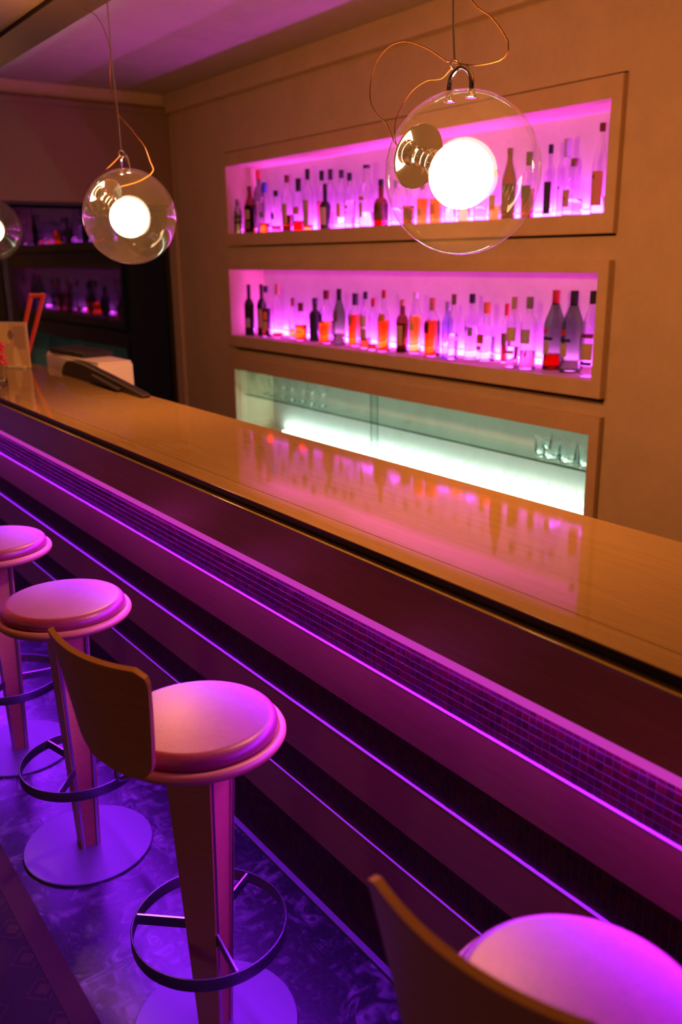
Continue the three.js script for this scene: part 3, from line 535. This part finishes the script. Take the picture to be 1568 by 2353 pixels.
// ---------------------------------------------------------------- the glass cabinet
{
  const c = thing('display_cabinet', 'lit glass-fronted cabinet with sliding panes below the bottle niches', 'cabinet', [0, 0, 0]);
  for (const [x0, x1, z] of [[NX0 + 0.004, -4.651, -3.702], [-4.706, NX1 - 0.004, -3.688]]) {
    const p = mesh('sliding_pane', boxGeo(x0, x1, N3Y[0] + 0.006, N3Y[1] - 0.006, z - 0.002, z + 0.002), M.pane, c);
    mesh('pane_edge', boxGeo(z < -3.695 ? x1 : x0 - 0.003, z < -3.695 ? x1 + 0.003 : x0, N3Y[0] + 0.006, N3Y[1] - 0.006, z - 0.002, z + 0.002), M.glassEdge, p);
  }
  for (const y of [N3Y[0], N3Y[1] - 0.006]) mesh('track', boxGeo(NX0 + 0.002, NX1 - 0.002, y, y + 0.006, -3.714, -3.676), M.darkFrame, c);
  const sh = mesh('glass_shelf', boxGeo(NX0 + 0.004, NX1 - 0.004, 0.602, 0.6116, -3.998, -3.736), M.shelfGlass, c);
  mesh('shelf_edge', boxGeo(NX0 + 0.004, NX1 - 0.004, 0.602, 0.6116, -3.7358, -3.7335), M.glassEdge, sh);
  for (const x of [-5.98, -4.68, -3.4]) mesh('shelf_support', boxGeo(x, x + 0.016, 0.586, 0.602, -4.018, -3.944), M.steel, c);
  // glassware
  const stem = (name, H, R, foot) => {
    const g = new THREE.Group(); g.name = name;
    mesh('foot', lathe([[0, 0], [foot, 0], [foot, 0.0015], [0.006, 0.004], [0.0035, 0.008], [0.003, H * 0.45], [0, H * 0.45]], 28), M.clearGlass, g);
    const bowl = []; for (let i = 0; i <= 10; i++) { const t = i / 10; bowl.push([0.003 + (R - 0.003) * Math.sin(Math.min(1, t * 1.25) * Math.PI / 2) * (t > 0.8 ? 1 - 0.12 * (t - 0.8) * 5 : 1), H * (0.45 + 0.55 * t)]); }
    const inner = bowl.map(([r, y]) => [Math.max(0, r - 0.0012), y + (r < 0.01 ? 0.0015 : 0)]).reverse();
    mesh('bowl', lathe([...bowl, ...inner, [0, inner[inner.length - 1][1]]], 32), M.clearGlass, g);
    return g;
  };
  const put = (o, x, y, z, label, category, group) => { const k = o.clone(); k.name = numbered(o.name); k.position.set(x, y, z); k.scale.setScalar(1.36); tag(k, label, category, group); scene.add(k); };
  const coupe = stem('liqueur_glass', 0.1, 0.028, 0.024);
  [-6.378, -6.242, -6.106, -5.943, -5.814, -5.664, -5.535].forEach((x, i) => put(coupe, x, 0.6122, -3.862 + 0.016 * (i % 2), `small stemmed glass on the cabinet shelf, ${['leftmost', 'second', 'third', 'fourth', 'fifth', 'sixth', 'rightmost'][i]} of its row of seven`, 'glass', 'stemmed glasses on the cabinet shelf'));
  const wine = stem('wine_glass', 0.15, 0.033, 0.031);
  for (let i = 0; i < 19; i++) put(wine, -5.06 + i * 0.117, N3Y[0] + 0.0005, -3.856 + 0.019 * (i % 3), 'wine glass in the bright row on the cabinet floor', 'glass', 'wine glasses on the cabinet floor');
  const tum = new THREE.Group(); tum.name = 'tumbler';
  mesh('cup', lathe([[0, 0], [0.031, 0], [0.034, 0.004], [0.036, 0.09], [0.0345, 0.09], [0.032, 0.012], [0, 0.011]], 32), M.clearGlass, tum);
  [[-3.305, -3.849], [-3.196, -3.794], [-3.076, -3.788], [-2.951, -3.794]].forEach(([x, z], i) => put(tum, x, 0.6122, z, `clear tumbler on the cabinet shelf, ${['leftmost', 'second', 'third', 'rightmost'][i]} of the four tumblers`, 'glass', 'tumblers on the cabinet shelf'));
}

// ---------------------------------------------------------------- things at the far end of the bar top
{
  const Y = 1.1185;
  // a printed card standing upright
  const cv = document.createElement('canvas'); cv.width = 256; cv.height = 256; const g = cv.getContext('2d');
  g.fillStyle = '#d9bda0'; g.fillRect(0, 0, 256, 256); g.fillStyle = '#efd9ae'; g.fillRect(0, 0, 120, 120);
  g.fillStyle = '#b9a196'; g.fillRect(150, 20, 90, 130); g.fillStyle = '#8f8292'; g.beginPath(); g.ellipse(128, 70, 22, 28, 0, 0, 7); g.fill();
  g.fillStyle = '#f3e3bd'; g.beginPath(); g.moveTo(140, 250); g.quadraticCurveTo(120, 170, 160, 130); g.quadraticCurveTo(190, 190, 195, 250); g.fill();
  const ct = new THREE.CanvasTexture(cv); ct.colorSpace = THREE.SRGBColorSpace;
  const card = thing('menu_card', 'upright pale menu card at the far end of the bar top', 'menu', [-5.31, Y, -1.5], THREE.MathUtils.degToRad(34));
  mesh('board', new RoundedBoxGeometry(0.24, 0.26, 0.006, 2, 0.002).translate(0, 0.131, 0), M.white, card);
  mesh('print', new THREE.PlaneGeometry(0.232, 0.252).translate(0, 0.131, 0.0034), std({ map: ct, roughness: 0.6 }), card);
  mesh('foot', boxGeo(-0.09, 0.09, 0, 0.012, -0.03, 0.03, 0.003), M.white, card);
  // red leaning frame
  const fr = thing('red_frame_stand', 'red rectangular bar frame leaning behind the menu card', 'stand', [-5.47, Y, -1.615], THREE.MathUtils.degToRad(12));
  const bar = (a, b) => { const A = new THREE.Vector3(...a), B = new THREE.Vector3(...b), v = B.clone().sub(A), q = new RoundedBoxGeometry(0.024, v.length() + 0.024, 0.016, 2, 0.004); q.applyQuaternion(new THREE.Quaternion().setFromUnitVectors(new THREE.Vector3(0, 1, 0), v.clone().normalize())); q.translate(...A.clone().add(B).multiplyScalar(0.5).toArray()); return q; };
  const q1 = [0.01, 0.013, 0], q2 = [-0.1, 0.013, 0], q3 = [0.2, 0.405, -0.05], q4 = [0.06, 0.4, -0.05];
  mesh('upright', bar(q1, q3), M.redPaint, fr); mesh('upright', bar(q2, q4), M.redPaint, fr); mesh('cross_bar', bar(q3, q4), M.redPaint, fr); mesh('foot_bar', bar(q1, q2), M.redPaint, fr);
  // vase with red berries
  const v = thing('berry_vase', 'small glass vase of red berries at the left edge of the bar top', 'vase', [-4.52, Y, -1.2]);
  mesh('glass', lathe([[0, 0], [0.036, 0], [0.038, 0.004], [0.034, 0.05], [0.042, 0.1], [0.04, 0.1], [0.032, 0.05], [0.035, 0.008], [0, 0.007]], 32), M.clearGlass, v);
  const stemG = [];
  for (let i = 0; i < 9; i++) { const a = i * 2.4, r = 0.012 + 0.02 * rnd(); stemG.push(tube([[Math.cos(a) * 0.012, 0.012, Math.sin(a) * 0.012], [Math.cos(a) * 0.015, 0.08, Math.sin(a) * 0.015], [Math.cos(a) * r * 1.3, 0.16, Math.sin(a) * r * 1.3]], 0.0012, 12, 5)); }
  mesh('stems', mergeGeometries(stemG), std({ color: lin(0.06, 0.09, 0.02), roughness: 0.7 }), v);
  const berry = new THREE.SphereGeometry(0.0085, 12, 9), bm = phys({ color: lin(0.5, 0.015, 0.02), roughness: 0.3, clearcoat: 0.6 });
  for (let i = 0; i < 60; i++) { const a = rnd() * 6.28, r = 0.042 * Math.sqrt(rnd()), h = 0.105 + 0.105 * rnd(), m = mesh('berry', berry, bm, v); m.position.set(Math.cos(a) * r * (1.1 - Math.abs(h - 0.15) * 3), h, Math.sin(a) * r); }
  // white machine and black folders on the bartender side
  const w = thing('white_case', 'low white case behind the bar top under a black folder', 'case', [-5.0, 0.926, -1.83], 0);
  mesh('body', new RoundedBoxGeometry(0.84, 0.25, 0.2, 3, 0.008).translate(0, 0.126, 0), M.white, w);
  mesh('lid', new RoundedBoxGeometry(0.82, 0.012, 0.19, 2, 0.004).translate(0, 0.257, 0), M.white, w);
  const mat = thing('black_bar_mat', 'long black bar mat bunched along the back edge of the bar top', 'bar mat', [-4.32, Y, -1.625], THREE.MathUtils.degToRad(-1));
  const ms = new THREE.Shape(); ms.moveTo(-0.5, 0); ms.lineTo(0.6, 0); ms.quadraticCurveTo(0.63, 0.008, 0.6, 0.018); ms.quadraticCurveTo(0.3, 0.05, 0, 0.075); ms.quadraticCurveTo(-0.25, 0.1, -0.4, 0.08); ms.quadraticCurveTo(-0.49, 0.05, -0.5, 0);
  const mg = new THREE.ExtrudeGeometry(ms, { depth: 0.03, bevelEnabled: true, bevelThickness: 0.008, bevelSize: 0.006, bevelOffset: -0.006, bevelSegments: 3, curveSegments: 14 }); mg.translate(0, 0, -0.015);
  mesh('sheet', metreUV(mg), M.blackLeather, mat);
  mesh('fold', new RoundedBoxGeometry(0.34, 0.016, 0.026, 2, 0.006).rotateZ(-0.1).translate(0.2, 0.03, 0.034), M.blackLeather, mat);
  const f2 = thing('black_folder', 'black folder on top of the white case', 'folder', [-5.1, 1.1895, -1.83], THREE.MathUtils.degToRad(4));
  mesh('cover', new RoundedBoxGeometry(0.46, 0.03, 0.19, 3, 0.006).translate(0, 0.0155, 0), M.blackLeather, f2);
  mesh('strap', new RoundedBoxGeometry(0.03, 0.034, 0.194, 2, 0.004).translate(0.1, 0.0172, 0), M.blackLeather, f2);
}

renderer.render(scene, camera);
